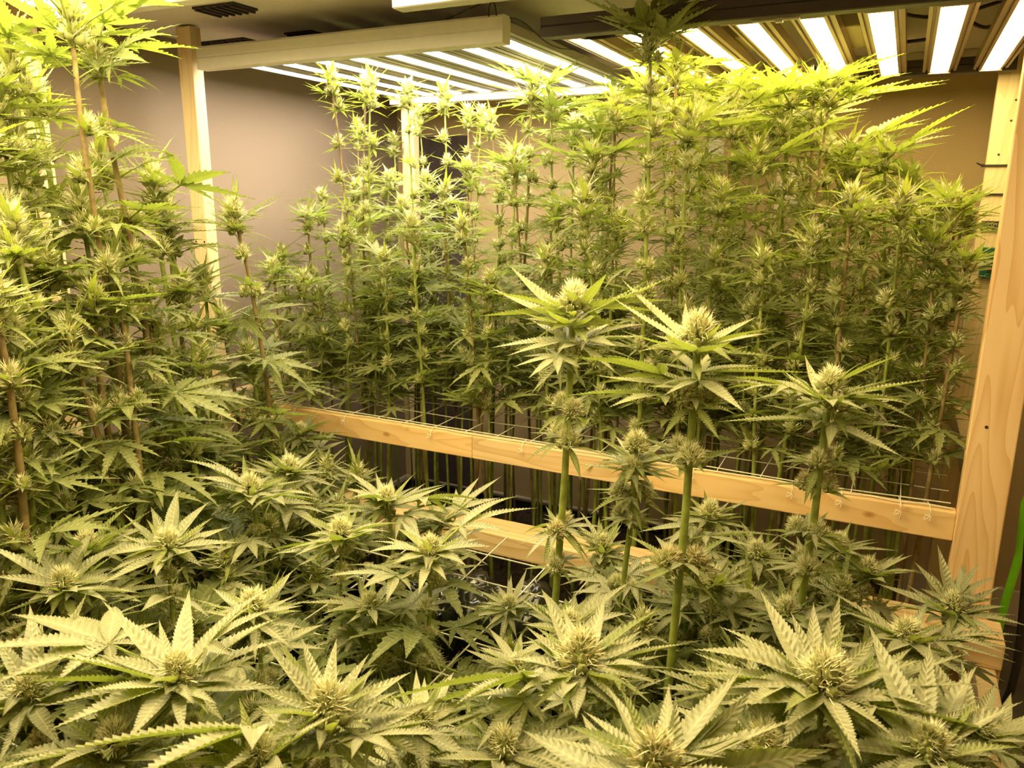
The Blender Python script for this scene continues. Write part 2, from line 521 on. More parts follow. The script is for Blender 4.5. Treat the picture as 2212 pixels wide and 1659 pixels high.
# ------------------------------------------------------------------ lamps
def lamp(name, label, x0, x1, y0, y1, z, led, style, n=8):
    """bar style LED fixture: two end beams, n light bars along Y with a glowing strip beneath"""
    t = thing(name, label, 'grow light', ((x0 + x1) / 2, (y0 + y1) / 2, z))
    L = t.location
    dark = style == 'dark'
    h = .045 if dark else .066
    for nm, ya, yb in (('front_beam', y0, y0 + .045), ('rear_beam', y1 - .045, y1)):
        mb = MB()
        # rounded extrusion with a lip
        prof = [(0, 0), (.004, -.002), (.041, -.002), (.045, 0), (.045, h * .42), (.043, h * .46), (.045, h * .5), (.045, h * .9), (.038, h), (.007, h), (0, h * .9), (0, h * .55), (.003, h * .5), (0, h * .45)]
        vs_ = [(x0 - L.x, ya + p[0] - L.y, p[1]) for p in prof] + [(x1 - L.x, ya + p[0] - L.y, p[1]) for p in prof]
        k = len(prof)
        fs = [(i, (i + 1) % k, k + (i + 1) % k, k + i) for i in range(k)] + [tuple(range(k - 1, -1, -1)), tuple(range(k, 2 * k))]
        mb.add(vs_, fs)
        mb.build(nm, 'lamp_dark' if dark else 'lamp_white', t)
    pitch = (x1 - x0) / n
    hw = .046 if dark else pitch * .46
    sw = .0185 if dark else .021
    up_ = 0.0 if dark else .026
    for i in range(n):
        xc = x0 + (i + .5) * pitch - L.x
        mb = MB()
        # ribbed heat sink profile with a shallow channel for the strip
        prof = [(-hw, .030), (-hw, .006), (-hw * .82, .004), (-hw * .80, .010), (-hw * .70, .010), (-hw * .68, .003), (-sw - .006, .0015), (-sw - .003, .006),
                (sw + .003, .006), (sw + .006, .0015), (hw * .68, .003), (hw * .70, .010), (hw * .80, .010), (hw * .82, .004), (hw, .006), (hw, .030), (hw * .5, .034), (-hw * .5, .034)]
        k = len(prof)
        ya, yb = y0 + .046 - L.y, y1 - .046 - L.y
        mb.add([(xc + p[0], ya, p[1]) for p in prof] + [(xc + p[0], yb, p[1]) for p in prof],
               [(i2, k + i2, k + (i2 + 1) % k, (i2 + 1) % k) for i2 in range(k)])
        bar = mb.build('light_bar', 'lamp_rose' if dark else 'lamp_grey', t)
        bar.location.z = up_
        mb = MB()
        mb.box((xc - sw, ya + .004, .0015), (xc + sw, yb - .004, .0055))
        mb.build('led_strip', led, bar)
        for yy in (ya, yb - .012):
            mb = MB()
            mb.box((xc - .03, yy, -.002), (xc + .03, yy + .012, .001), bev=.0006)
            mb.build('end_clip', 'lamp_grey' if not dark else 'lamp_rose', bar)
    return t


LZ = 2.0
lw = lamp('grow_light', 'white-framed bar grow light glowing white above the left half of the rear bed', -2.02, -.958, 1.87, 2.94, LZ, 'led_white', 'white')
lr = lamp('grow_light', 'dark-framed bar grow light glowing warm above the right half of the rear bed', -.845, .245, 1.85, 2.92, LZ, 'led_warm', 'dark')
lf = lamp('grow_light', 'white-framed bar grow light over the tall plants by the pale upright', -2.10, -1.02, .38, 1.46, 2.06, 'led_front', 'white')
lg = lamp('grow_light', 'bar grow light at the ceiling over the low front bed', -1.0, .11, .38, 1.497, 2.0, 'led_front2', 'white')
# drivers, clips and hanging cords on the warm lamp
mb = MB()
mb.box((-.06, -.15, .036), (.03, .16, .085), bev=.004)
o = mb.build('driver_box', 'driver', lr)
o.location.x = .12
mb = MB()
mb.box((-.05, -.07, .036), (.05, .12, .07), bev=.004)
o = mb.build('driver_box', 'driver', lr)
o.location = (-.16, -.05, 0)
mb = MB()
mb.box((-.07, -.012, -.006), (.03, .0, .004), bev=.001)
mb.box((-.02, -.016, -.01), (-.004, .0, .006), bev=.001)
o = mb.build('metal_latch', 'steel', lr)
o.location = (.02, -.5, 0)
for pts in (bez((-.2, -.3, .09), (.0, -.32, .06), (.15, -.3, .12), (.38, -.1, .05), 14),
            bez((.1, -.35, .1), (.25, -.05, .05), (.3, .1, .06), (.52, -.1, .1), 14),
            bez((.3, -.2, .1), (.38, .0, .05), (.42, .05, .04), (.44, .12, .06), 10),
            bez((-.5, -.44, .06), (-.52, -.5, -.01), (-.42, -.48, -.016), (-.3, -.44, .02), 10),
            bez((.36, .1, .06), (.44, .25, .07), (.2, .3, .05), (.05, .2, .06), 12)):
    mb = MB()
    mb.tube(pts, .005, 6)
    mb.build('power_cable', 'rubber', lr, True)
for (a, b, c, d) in (((.51, -.53, .055), (.56, -.40, .10), (.50, -.3, .02), (.56, -.15, .04)),):
    mb = MB()
    mb.tube(bez(a, b, c, d, 10), .0016, 5)
    mb.build('hanging_wire', 'rubber', lw, True)
for (a, b, c, d) in (((.49, -.53, .06), (.49, -.54, .10), (.515, -.54, .11), (.512, -.53, .06)), ((.36, -.52, .07), (.42, -.52, .085), (.46, -.52, .1), (.5, -.53, .1))):
    mb = MB()
    mb.tube(bez(a, b, c, d, 10), .002, 5)
    mb.build('hanging_wire', 'rubber', lw, True)

# ------------------------------------------------------------------ small things in the room
# long tubs the plants stand in
for nm, lab, a, b in (('grow_tub', 'long black tub of soil under the rear bed stalks', (-1.98, 1.95), (.12, 2.92)),
                      ('grow_tub', 'long black tub of soil hidden under the near plants', (-1.97, .5), (.18, 1.72))):
    t = thing(nm, lab, 'tub', ((a[0] + b[0]) / 2, (a[1] + b[1]) / 2, 0))
    L = t.location
    w, d, hh = (b[0] - a[0]) / 2, (b[1] - a[1]) / 2, .32
    mb = MB()
    mb.box((-w, -d, 0), (w, d, .02))
    for (p, q) in (((-w, -d), (w, -d + .02)), ((-w, d - .02), (w, d)), ((-w, -d + .02), (-w + .02, d - .02)), ((w - .02, -d + .02), (w, d - .02))):
        mb.box((p[0], p[1], .02), (q[0], q[1], hh))
    mb.build('tub_wall', 'black', t)
    mb = MB()
    nx, ny = 40, 20
    vs_ = [(-w + .021 + (2 * w - .042) * i / nx, -d + .021 + (2 * d - .042) * j / ny, .29 + U(-.008, .008)) for j in range(ny + 1) for i in range(nx + 1)]
    fs = [(j * (nx + 1) + i, j * (nx + 1) + i + 1, (j + 1) * (nx + 1) + i + 1, (j + 1) * (nx + 1) + i) for j in range(ny) for i in range(nx)]
    mb.add(vs_, fs)
    tag(mb.build('soil', 'soil', t), kind='stuff')

# crumpled shiny black plastic pot liner under the front net
t = thing('plastic_liner', 'crumpled shiny black plastic liner beneath the front net', 'liner', (-.90, 1.61, .30))
mb = MB()
nu, nv = 44, 22
vs_ = []
rr = random.Random(3)
ph = [rr.uniform(0, 6.28) for _ in range(8)]
for j in range(nv + 1):
    for i in range(nu + 1):
        x, y = -.26 + .52 * i / nu, -.13 + .27 * j / nv
        e = min(1, min(i, nu - i) / 5.0) * min(1, min(j, nv - j) / 3.0)
        z = .315 * e + .018 * math.sin(38 * x + 14 * y + ph[0]) + .012 * math.sin(75 * y - 22 * x + ph[1]) + .008 * math.sin(120 * x + ph[2]) * math.sin(60 * y + ph[3]) + .006 * math.sin(160 * (x + y) + ph[4])
        vs_.append((x, y, max(.0, z)))
mb.add(vs_, [(j * (nu + 1) + i, j * (nu + 1) + i + 1, (j + 1) * (nu + 1) + i + 1, (j + 1) * (nu + 1) + i) for j in range(nv) for i in range(nu)])
mb.build('plastic_sheet', 'black', t, True)
mb = MB()
mb.tube([(-.12 + .06 * math.cos(a), -.03 + .06 * math.sin(a), .345 + .01 * math.sin(a)) for a in [2 * math.pi * k / 20 for k in range(21)]], .006, 6)
mb.build('pot_rim', 'black', t, True)

# cables right of the tall post
mb = MB()
pts = [at(x, y, Y=2.25) for x, y in ((2214, 1090), (2209, 1140), (2203, 1195), (2190, 1240), (2176, 1285), (2164, 1330), (2156, 1365), (2150, 1420))]
pts = bez(Vector((pts[0].x + .16, 2.5, ZT - .002)), Vector((pts[0].x + .17, 2.48, 1.7)), pts[0] + Vector((.05, .03, .45)), pts[0] + Vector((.012, 0, .06)), 12) + pts
pts += [Vector((pts[-1].x - .005, 2.27, .25)), Vector((pts[-1].x, 2.3, .013)), Vector((pts[-1].x + .15, 2.3, .013))]
o0 = Vector((pts[-2].x, 2.3, 0))
mb.tube([p - o0 for p in pts], .0105, 10)
o = mb.build('power_cable', 'lime', None, True, o0)
tag(o, 'bright lime green power cable hanging beside the tall grained post', 'cable')
mb = MB()
pts = [at(x, y, Y=2.0) for x, y in ((2222, 1160), (2216, 1250), (2210, 1320), (2204, 1380), (2196, 1440), (2184, 1490), (2165, 1530), (2150, 1570))]
pts = bez(Vector((pts[0].x + .2, 2.3, ZT - .002)), Vector((pts[0].x + .2, 2.28, 1.7)), pts[0] + Vector((.04, .02, .5)), pts[0] + Vector((.008, 0, .08)), 12) + pts
pts += [Vector((pts[-1].x - .02, 2.0, .2)), Vector((pts[-1].x - .03, 2.02, .01)), Vector((pts[-1].x + .2, 2.02, .01))]
o0 = Vector((pts[-2].x, 2.02, 0))
mb.tube([p - o0 for p in pts], .009, 8)
o = mb.build('power_cable', 'rubber', None, True, o0)
tag(o, 'black power cable looping to the floor next to the lime green cable', 'cable')

# cable ties around the far right post
for k, (ya, yb, xa, lab) in enumerate(((352, 357, 2110, 'short black cable tie around the far right post'),
                                       (414, 420, 2078, 'longer black cable tie low on the far right post'))):
    p0, p1 = at(xa, ya, Y=2.925), at(2170, yb, Y=2.925)
    t = thing('cable_tie', lab, 'cable tie', (rrx, 2.935, p1.z))
    L = t.location
    mb = MB()
    mb.box((-.004, -.001, -.003), (.094, .004, .003))
    mb.box((.091, .004, -.003), (.094, .05, .003))
    mb.box((-.004, .004, -.003), (-.001, .05, .003))
    mb.build('strap', 'rubber', t)
    mb = MB()
    mb.box((-.012, -.002, -.005), (-.004, .006, .005), bev=.001)
    mb.build('lock_head', 'rubber', t)
    mb = MB()
    mb.tube([Vector((-.01, 0, 0)), Vector((p0.x - L.x, -.008, p0.z - L.z))], [.003, .0022], 5)
    mb.build('tail', 'rubber', t)

# teal controller box and dark plate on the far right post
p0, p1 = at(2113, 600, Y=2.93), at(2150, 535, Y=2.93)
t = thing('control_box', 'small dark teal box fixed low on the far right post', 'box', (p0.x + .04, 2.93, p0.z))
mb = MB()
mb.box((-.04, -.012, 0), (.05, .009, p1.z - p0.z), bev=.003)
mb.build('case', 'teal', t)
mb = MB()
mb.box((-.02, -.016, .02), (.01, -.012, .05), bev=.001)
mb.build('button_panel', 'rubber', t)
p0 = at(2118, 498, Y=2.93)
t = thing('name_plate', 'small dark patterned plate fixed above the teal box', 'plate', (p0.x + .03, 2.935, p0.z))
mb = MB()
mb.box((-.03, -.003, 0), (.04, .004, .03), bev=.001)
mb.build('plate', 'vent', t)
for j in range(4):
    mb = MB()
    mb.tube([(-.02 + .014 * j + .005 * math.cos(a), -.004, .015 + .006 * math.sin(a)) for a in [k * .7 for k in range(9)]], .001, 4)
    mb.build('raised_ring', 'driver', t)

# papers pinned to the back wall, with faint print
for k, (xa, ya, xb, yb, lab) in enumerate(((1672, 350, 1740, 452, 'white printed notice pinned to the back wall with a purple pin'),
                                           (1758, 470, 1800, 520, 'lower white sheet on the back wall behind the stalks'))):
    p0, p1 = at(xa, yb, Y=YB - .003), at(xb, ya, Y=YB - .003)
    t = thing('notice_sheet', lab, 'paper', ((p0.x + p1.x) / 2, YB - .003, p0.z))
    w, hh = (p1.x - p0.x) / 2, p1.z - p0.z
    mb = MB()
    mb.box((-w, -.001, 0), (w, .001, hh))
    mb.build('sheet', 'paper', t)
    mb = MB()
    for j in range(7):
        zz = hh * (.84 - .1 * j)
        mb.box((-w * .7, -.0016, zz), (-w * .7 + w * 1.3 * (1 if j % 3 else .55), -.001, zz + .0022))
    mb.build('print_lines', 'ink', t)
    if k == 0:
        mb = MB()
        mb.tube([(-w + .006, -.001, hh - .003), (-w + .006, -.006, hh - .003), (-w + .006, -.011, hh - .003)], [.003, .006, .005], 8)
        mb.build('push_pin', 'pin', t)

# wall fan half hidden behind the tall stalks
fc = at(1500, 340, Y=3.12)
t = thing('wall_fan', 'round wire-guarded fan on the back wall behind the tall stalks', 'fan', (fc.x, YB, fc.z))
for j, r in enumerate((.03, .05, .07, .09, .11, .13)):
    mb = MB()
    yy = -.20 - .03 * math.cos(r / .13 * 1.5)
    mb.tube([(r * math.cos(a), yy, r * math.sin(a)) for a in [2 * math.pi * k / 28 for k in range(29)]], .0012, 4)
    mb.build('guard_ring', 'steel', t)
for j in range(24):
    a = 2 * math.pi * j / 24
    mb = MB()
    mb.tube([(.03 * math.cos(a), -.23, .03 * math.sin(a)), (.09 * math.cos(a + .2), -.218, .09 * math.sin(a + .2)), (.13 * math.cos(a + .3), -.20, .13 * math.sin(a + .3)), (.12 * math.cos(a + .3), -.13, .12 * math.sin(a + .3))], .001, 4)
    mb.build('guard_wire', 'steel', t)
for j in range(3):
    a = 2 * math.pi * j / 3
    mb = MB()
    mb.add([(0, -.17, 0), (.10 * math.cos(a), -.185, .10 * math.sin(a)), (.115 * math.cos(a + .5), -.175, .115 * math.sin(a + .5)), (.10 * math.cos(a + 1.0), -.16, .10 * math.sin(a + 1.0))], [(0, 1, 2), (0, 2, 3)])
    mb.build('blade', 'paper', t)
mb = MB()
mb.tube([(0, -.17, 0), (0, -.12, 0), (0, -.06, 0), (0, 0, 0)], [.02, .045, .045, .03], 14)
mb.build('motor', 'paper', t, True)

# ------------------------------------------------------------------ foliage library
def leaflet(mb, rr, base, ang, length, width, nseg, mi=0, lift=0.0, droop=0.25, fold=0.25, wave=0.02, side=0.0):
    tooth = min(.2, 2.4 / nseg)
    """serrated lanceolate blade growing from base in the XY plane at angle ang from +Y"""
    ca, sa = math.cos(ang), math.sin(ang)

    def P(t, s, dz=0.0):
        y = length * t
        w = s
        z = math.tan(lift) * y * (1 - .35 * t) - droop * length * t * t + abs(s) * fold + dz
        x = w + side * length * t * t
        yy = y * (1 - .12 * droop * t)
        return (base[0] + x * ca + yy * sa, base[1] - x * sa + yy * ca, base[2] + z)

    def W(t):
        return width * .5 * (math.sin(math.pi * min(1, t) ** .74) ** 1.12) * (1 - .34 * t) * 1.30 + .004 * length * (1 - t)
    vs_, uvs, fs = [], [], []
    mids = []
    for i in range(nseg + 1):
        t = i / nseg
        mids.append(len(vs_))
        vs_.append(P(t, 0))
        uvs.append((.5, t))
    for sgn in (-1, 1):
        e, tp = [], []
        for i in range(nseg + 1):
            t = i / nseg
            e.append(len(vs_))
            vs_.append(P(t, sgn * W(t) * (1 - tooth), -wave * width))
            uvs.append((.5 + sgn * .4, t))
            if i < nseg:
                t2 = (i + .97) / nseg
                tp.append(len(vs_))
                vs_.append(P(min(t2, 1), sgn * W(min(t2, 1)) * (1 + tooth * .7) + sgn * .0004, wave * width))
                uvs.append((.5 + sgn * .5, t2))
        for i in range(nseg):
            a = (mids[i], mids[i + 1], e[i + 1], tp[i], e[i])
            q1 = (a[0], a[1], a[3], a[4])
            q2 = (a[1], a[2], a[3])
            if sgn > 0:
                q1, q2 = q1[::-1], q2[::-1]
            fs.append(q1[::-1])
            fs.append(q2[::-1])
    mb.add(vs_, fs, mi, uvs)


FANS = {5: (0, 38, 86), 7: (0, 33, 70, 122), 9: (0, 27, 56, 90, 138), 3: (0, 42)}
FLEN = {5: (1, .84, .46), 7: (1, .9, .66, .34), 9: (1, .93, .76, .52, .28), 3: (1, .66)}


def fan_leaf(seed, k, nseg, pet, mat, wid=.17, droop=.22, spread=1.0, lift=.0):
    """palmate leaf of unit length with its stalk; origin where the stalk leaves the stem, pointing +Y"""
    rr = random.Random(seed)
    mb = MB()
    hub = (0, pet, pet * .18)
    for i, (a, L) in enumerate(zip(FANS[k], FLEN[k])):
        for sgn in ((1,) if i == 0 else (-1, 1)):
            leaflet(mb, rr, hub, math.radians(sgn * a * spread + rr.uniform(-5, 5)), L * rr.uniform(.9, 1.06), L ** .6 * wid * rr.uniform(.9, 1.12),
                    max(4, int(nseg * (L ** .5))), 0, lift + rr.uniform(-.12, .14), droop * rr.uniform(.5, 1.5), rr.uniform(.15, .5), .035, rr.uniform(-.07, .07))
    if pet > .02:
        mb.tube([(0, 0, 0), (0, pet * .5, pet * .11), hub], [.017, .012, .012], 5, 1)
    return mb.mesh('fan_leaf_%d' % seed, [mat, 'stem'])


def bract_leaf(seed, nseg, mat='bract', wid=.15, droop=.1):
    rr = random.Random(seed)
    mb = MB()
    leaflet(mb, rr, (0, 0, 0), 0, 1.0, wid * rr.uniform(.85, 1.2), nseg, 0, rr.uniform(-.05, .2), droop * rr.uniform(-.6, 1.8), rr.uniform(.3, .6), .04, rr.uniform(-.12, .12))
    return mb.mesh('flower_leaf_%d' % seed, [mat])


def hair(mb, p, d, ln, w, mi, rr, n=2):
    d = d.normalized()
    s = d.orthogonal().normalized()
    s = (s * math.cos(rr.uniform(0, 6.28)) + d.cross(s) * math.sin(rr.uniform(0, 6.28))).normalized()
    k = s.cross(d) * rr.uniform(-.7, .7) + Vector((0, 0, rr.uniform(-.15, .3)))
    pts = [p + d * ln * (i / n) + k * ln * (i / n) ** 2 for i in range(n + 1)]
    vs_, fs = [], []
    for i, q in enumerate(pts[:-1]):
        ww = w * (1 - .5 * i / n)
        vs_ += [q - s * ww, q + s * ww]
    vs_.append(pts[-1])
    for i in range(n - 1):
        fs.append((2 * i, 2 * i + 1, 2 * i + 3, 2 * i + 2))
    fs.append((2 * n - 2, 2 * n - 1, 2 * n))
    mb.add(vs_, fs, mi)


def blob(mb, c, d, r, ln, mi, seg=6):
    """teardrop calyx"""
    d = d.normalized()
    mb.tube([c - d * ln * .3, c - d * ln * .1, c + d * ln * .25, c + d * ln * .6, c + d * ln], [r * .4, r * .95, r, r * .5, r * .06], seg, mi, False)


def bud_core(seed, ncal, h=1.0, w=.42):
    rr = random.Random(seed)
    mb = MB()
    for i in range(ncal):
        t = (i + .5) / ncal
        a = i * 2.4 + rr.uniform(-.3, .3)
        R = w * (1 - t) ** .55 * rr.uniform(.6, 1.05)
        c = Vector((R * math.cos(a), R * math.sin(a), h * t * .85))
        d = Vector((math.cos(a) * (1 - t * .7), math.sin(a) * (1 - t * .7), .5 + t))
        blob(mb, c, d, .11 * rr.uniform(.8, 1.2), .26 * rr.uniform(.8, 1.2), 0, 5)
    return mb.mesh('flower_%d' % seed, ['calyx'])


def bud_hairs(seed, n, h=1.0, w=.42, ln=.34, tan=.12, wd=.013):
    rr = random.Random(seed)
    mb = MB()
    for i in range(n):
        t = rr.random() ** .75
        a = rr.uniform(0, 6.283)
        R = w * (1 - t) ** .55 * rr.uniform(.5, 1.1)
        c = Vector((R * math.cos(a), R * math.sin(a), h * t * .95 + .05))
        d = Vector((math.cos(a) * (1.15 - t * .6), math.sin(a) * (1.15 - t * .6), .15 + t * .9 + rr.uniform(-.4, .4)))
        hair(mb, c, d, ln * rr.uniform(.6, 1.35), wd, 1 if rr.random() < tan else 0, rr, 3)
    return mb.mesh('pistils_%d' % seed, ['pistil', 'pistil_tan'])


def far_bud(seed, nleaf, nhair, up=.3, leafmat='bract', nseg=4):
    """flower cluster with its collar of small leaves, for stalks some metres away"""
    rr = random.Random(seed)
    mb = MB()
    for i in range(nleaf):
        a = 2 * math.pi * i / nleaf + rr.uniform(-.35, .35)
        sub = MB()
        leaflet(sub, rr, (0, 0, 0), 0, rr.uniform(.8, 1.9), rr.uniform(.14, .2), nseg, 0, 0, rr.uniform(-.1, .35), .4, .03, rr.uniform(-.15, .15))
        e = rr.uniform(-.5, .75) + up
        M = Euler((0, 0, -a)).to_matrix() @ Euler((e, 0, 0)).to_matrix()
        z0 = rr.uniform(-.15, .3)
        mb.add([tuple(M @ Vector(v) + Vector((0, 0, z0))) for v in sub.v], sub.f, 0, sub.uv)
    for i in range(9):
        a = i * 2.4
        t = i / 9
        blob(mb, Vector((.2 * (1 - t) * math.cos(a), .2 * (1 - t) * math.sin(a), .05 + .45 * t)), Vector((math.cos(a) * (1 - t), math.sin(a) * (1 - t), 1)), .16, .34, 1, 5)
    for i in range(nhair):
        t = rr.random()
        a = rr.uniform(0, 6.283)
        R = .27 * (1 - t * .7)
        c = Vector((R * math.cos(a), R * math.sin(a), .1 + .55 * t))
        d = Vector((math.cos(a) * (1.15 - t * .5), math.sin(a) * (1.15 - t * .5), .3 + t * .9 + rr.uniform(-.3, .3)))
        hair(mb, c, d, rr.uniform(.18, .36), .017, 2 if rr.random() < .93 else 3, rr, 2)
    return mb.mesh('flower_cluster_%d' % seed, [leafmat, 'calyx', 'pistil', 'pistil_tan'])


LIB = {
    'near_fan': [fan_leaf(100 + i, (5, 7, 7, 9, 5, 7)[i], 26, (.35, .5, .45, .6, .3, .4)[i], 'leaf_pale', .145, (.08, .2, .02, .16, .14, .26)[i]) for i in range(6)],
    'near_ring': [fan_leaf(130 + i, (3, 5, 5, 3, 5)[i], 25, .1, 'leaf_pale', .14, (-.05, .12, .04, .0, .16)[i], .85) for i in range(5)],
    'hero_ring': [fan_leaf(145 + i, (3, 5, 3, 5)[i], 25, .08, 'leaf_pale', .125, (-.14, .06, .02, -.06)[i], .95) for i in range(4)],
    'mid_fan': [fan_leaf(160 + i, (5, 7, 7, 5, 7)[i], 10, (.5, .6, .45, .4, .55)[i], 'leaf', .15, (.1, .24, .04, .3, .16)[i]) for i in range(5)],
    'mid_ring': [fan_leaf(180 + i, (3, 5, 5, 3)[i], 9, .12, 'leaf_pale', .15, (.0, .16, .06, .12)[i], .75) for i in range(4)],
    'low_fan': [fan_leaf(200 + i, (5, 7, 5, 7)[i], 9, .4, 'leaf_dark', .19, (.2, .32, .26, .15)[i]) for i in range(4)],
    'far_fan': [fan_leaf(220 + i, (5, 7, 5, 7, 5)[i], 6, (.4, .55, .3, .45, .5)[i], 'leaf', .13, (.0, .14, .2, -.06, .26)[i]) for i in range(5)],
    'big_fan': [fan_leaf(240 + i, (7, 7, 5)[i], 12, (.5, .4, .45)[i], 'leaf', .145, (.0, .14, .04)[i]) for i in range(3)],
    'near_bract': [bract_leaf(260 + i, 16) for i in range(5)],
    'core': [bud_core(280 + i, 28, .6, .42) for i in range(3)],
    'hairs': [bud_hairs(290 + i, 520, .62, .44, .25, tan=(.08, .16, .04)[i], wd=.011) for i in range(3)],
    'hairs_tan': [bud_hairs(295 + i, 480, .62, .44, .24, tan=.4, wd=.011) for i in range(2)],
    'mid_bud': [far_bud(300 + i, 10, 150, .25, nseg=6) for i in range(5)],
    'mid_top': [far_bud(310 + i, 13, 190, .55, nseg=6) for i in range(3)],
    'far_bud': [far_bud(320 + i, 11, 80, .15, nseg=4) for i in range(6)],
    'far_top': [far_bud(330 + i, 13, 110, .5, nseg=4) for i in range(4)],
}


def put(name, mesh, parent, loc, az, tilt, sc, rollv=0.0):
    o = bpy.data.objects.new(name, mesh)
    col.objects.link(o)
    o.parent = parent
    M = Matrix.Translation(loc) @ Matrix.Rotation(-az, 4, 'Z') @ Matrix.Rotation(tilt, 4, 'X') @ Matrix.Rotation(rollv, 4, 'Y') @ Matrix.Scale(sc, 4)
    o.matrix_basis = M
    return o


def path_at(path, z):
    for a, b in zip(path, path[1:]):
        if a.z <= z <= b.z:
            f = (z - a.z) / max(1e-6, b.z - a.z)
            return a.lerp(b, f)
    return path[-1].copy() if z > path[-1].z else path[0].copy()


def stem_path(base, top, bow, n=8):
    pts = []
    ph_ = U(0, 6.28)
    for i in range(n + 1):
        f = i / n
        p = Vector(base).lerp(Vector(top), f)
        k = math.sin(math.pi * f) * bow
        p.x += k * math.cos(ph_) + math.sin(f * 9 + ph_) * bow * .15
        p.y += k * math.sin(ph_) + math.cos(f * 8 + ph_) * bow * .15
        pts.append(p)
    pts[-1] = Vector(top)
    pts[0] = Vector(base)
    return pts


def make_stem(root, path, r0, r1, mat, n=6):
    mb = MB()
    L = root.location
    k = len(path)
    mb.tube([p - L for p in path], [r0 + (r1 - r0) * i / (k - 1) for i in range(k)], n)
    return mb.build('stem', mat, root, True)


def bud(root, p, sc, kind, tilt=0.0, az=None):
    """flower: near ones are a core with pistils and single small leaves, far ones one cluster"""
    az = U(0, 6.28) if az is None else az
    if kind in ('near', 'near_tan'):
        c = put('flower', rnd.choice(LIB['core']), root, p, az, tilt, sc)
        h = put('pistils', rnd.choice(LIB['hairs' if kind == 'near' else 'hairs_tan']), c, Vector((0, 0, 0)), U(0, 6.28), 0, 1.0)
        return c
    return put('flower', rnd.choice(LIB[kind]), root, p, az, tilt, sc)


SOIL = .288


def plant(name, label, group, top, base_xy=None, lod='far', spacing=.075, leaf=.1, z_from=.85, bow=.02, rad=.005, top_leaf=None,
          bud_sc=.05, leafiness=1.0, fan='far_fan', low='far_fan', top_ring=6, stem='stem', big=0, node_buds=1.0, zbase=SOIL, tbud=None, nl=2):
    """one flowering stalk: stem, paired fan leaves and flowers at every node, a cola on top"""
    top = Vector(top)
    bx, by = base_xy if base_xy else (top.x + U(-.05, .05), top.y + U(-.05, .05))
    base = Vector((bx, by, zbase))
    root = thing(name, label.replace('{s}', 'green-stemmed' if stem == 'stem' else 'brown-stemmed'), 'plant', base, group)
    path = stem_path(base, top, bow)
    make_stem(root, path, rad, rad * .55, stem, 6 if lod == 'far' else 8)
    budk, topk = {'far': ('far_bud', 'far_top'), 'mid': ('mid_bud', 'mid_top'), 'near': ('near', 'near')}[lod]
    ring = {'far': 'far_fan', 'mid': 'mid_ring', 'near': 'near_ring'}[lod]
    az = U(0, 6.28)
    z = z_from
    zt = top.z
    while z < zt - spacing * .6:
        p = path_at(path, z) - base
        f = (z - z_from) / max(.05, zt - z_from)
        for s in range(nl):
            if rnd.random() < leafiness * (1.0 - .25 * f):
                lf_ = leaf * U(.7, 1.2) * (1.15 - .45 * f)
                put('leaf', rnd.choice(LIB[fan if f > .3 else low]), root, p, az + s * 2 * math.pi / nl + U(-.4, .4), U(-.25, .5), lf_, U(-.3, .3))
        if rnd.random() < node_buds:
            sc = bud_sc * U(.75, 1.15)
            off = Vector((math.sin(az + 1.57), math.cos(az + 1.57), 0)) * sc * .25
            bud(root, p + off, sc, budk, U(-.3, .3))
            if lod != 'far' and rnd.random() < .6:
                bud(root, p - off * 1.6, sc * .8, budk, U(-.3, .3))
        az += 1.57 + U(-.3, .3)
        z += spacing * U(.8, 1.2)
    # cola
    p = top - base
    tb = tbud or bud_sc * 1.25
    if lod == 'near':
        near_head(root, p, tb, top_leaf or leaf, top_ring)
    else:
        bud(root, p - Vector((0, 0, tb * .25)), tb, topk, U(-.15, .15))
        bud(root, p - Vector((0, 0, tb * .9)), tb * .95, budk, U(-.15, .15))
        for i in range(top_ring):
            put('leaf', rnd.choice(LIB[ring if not (big and i < big) else 'big_fan']), root, p - Vector((0, 0, tb * U(.3, 1.1))), 2 * math.pi * i / max(1, top_ring) + U(-.3, .3), U(-.05, .6),
                (top_leaf or leaf) * U(.75, 1.15) * (1.3 if big and i < big else 1), U(-.2, .2))
    return root


def near_head(root, p, tb, leaf, ring, tan=False, lean=None):
    ln_, la = U(.05, .4) if lean is None else lean, U(0, 6.28)
    c = bud(root, p - Vector((0, 0, tb * .35)), tb, 'near_tan' if tan else 'near', U(-.12, .12))
    for i in range(11):
        a = 2.4 * i + U(-.3, .3)
        put('flower_leaf', rnd.choice(LIB['near_bract']), root, p + Vector((math.sin(a) * tb * .25, math.cos(a) * tb * .25, -tb * (U(.2, .75) if lean is None else U(.45, 1.0)))), a, U(-.25, .85) if lean is None else U(-.3, .55), tb * U(1.0, 1.9), U(-.3, .3))
    a0 = U(0, 6.28)
    for i in range(ring):
        put('leaf', rnd.choice(LIB['near_ring' if lean is None else 'hero_ring']), root, p - Vector((0, 0, tb * (U(.35, .8) if lean is None else U(.7, 1.0)) + (0 if lean is None or i % 2 else tb * .6))), a0 + 2 * math.pi * i / ring + U(-.25, .25), (U(-.02, .62) if lean is None else (U(.25, .5) if i % 2 else U(-.05, .2))) + ln_ * math.cos(a0 + 2 * math.pi * i / ring - la), leaf * U(.75, 1.15), U(-.3, .3))


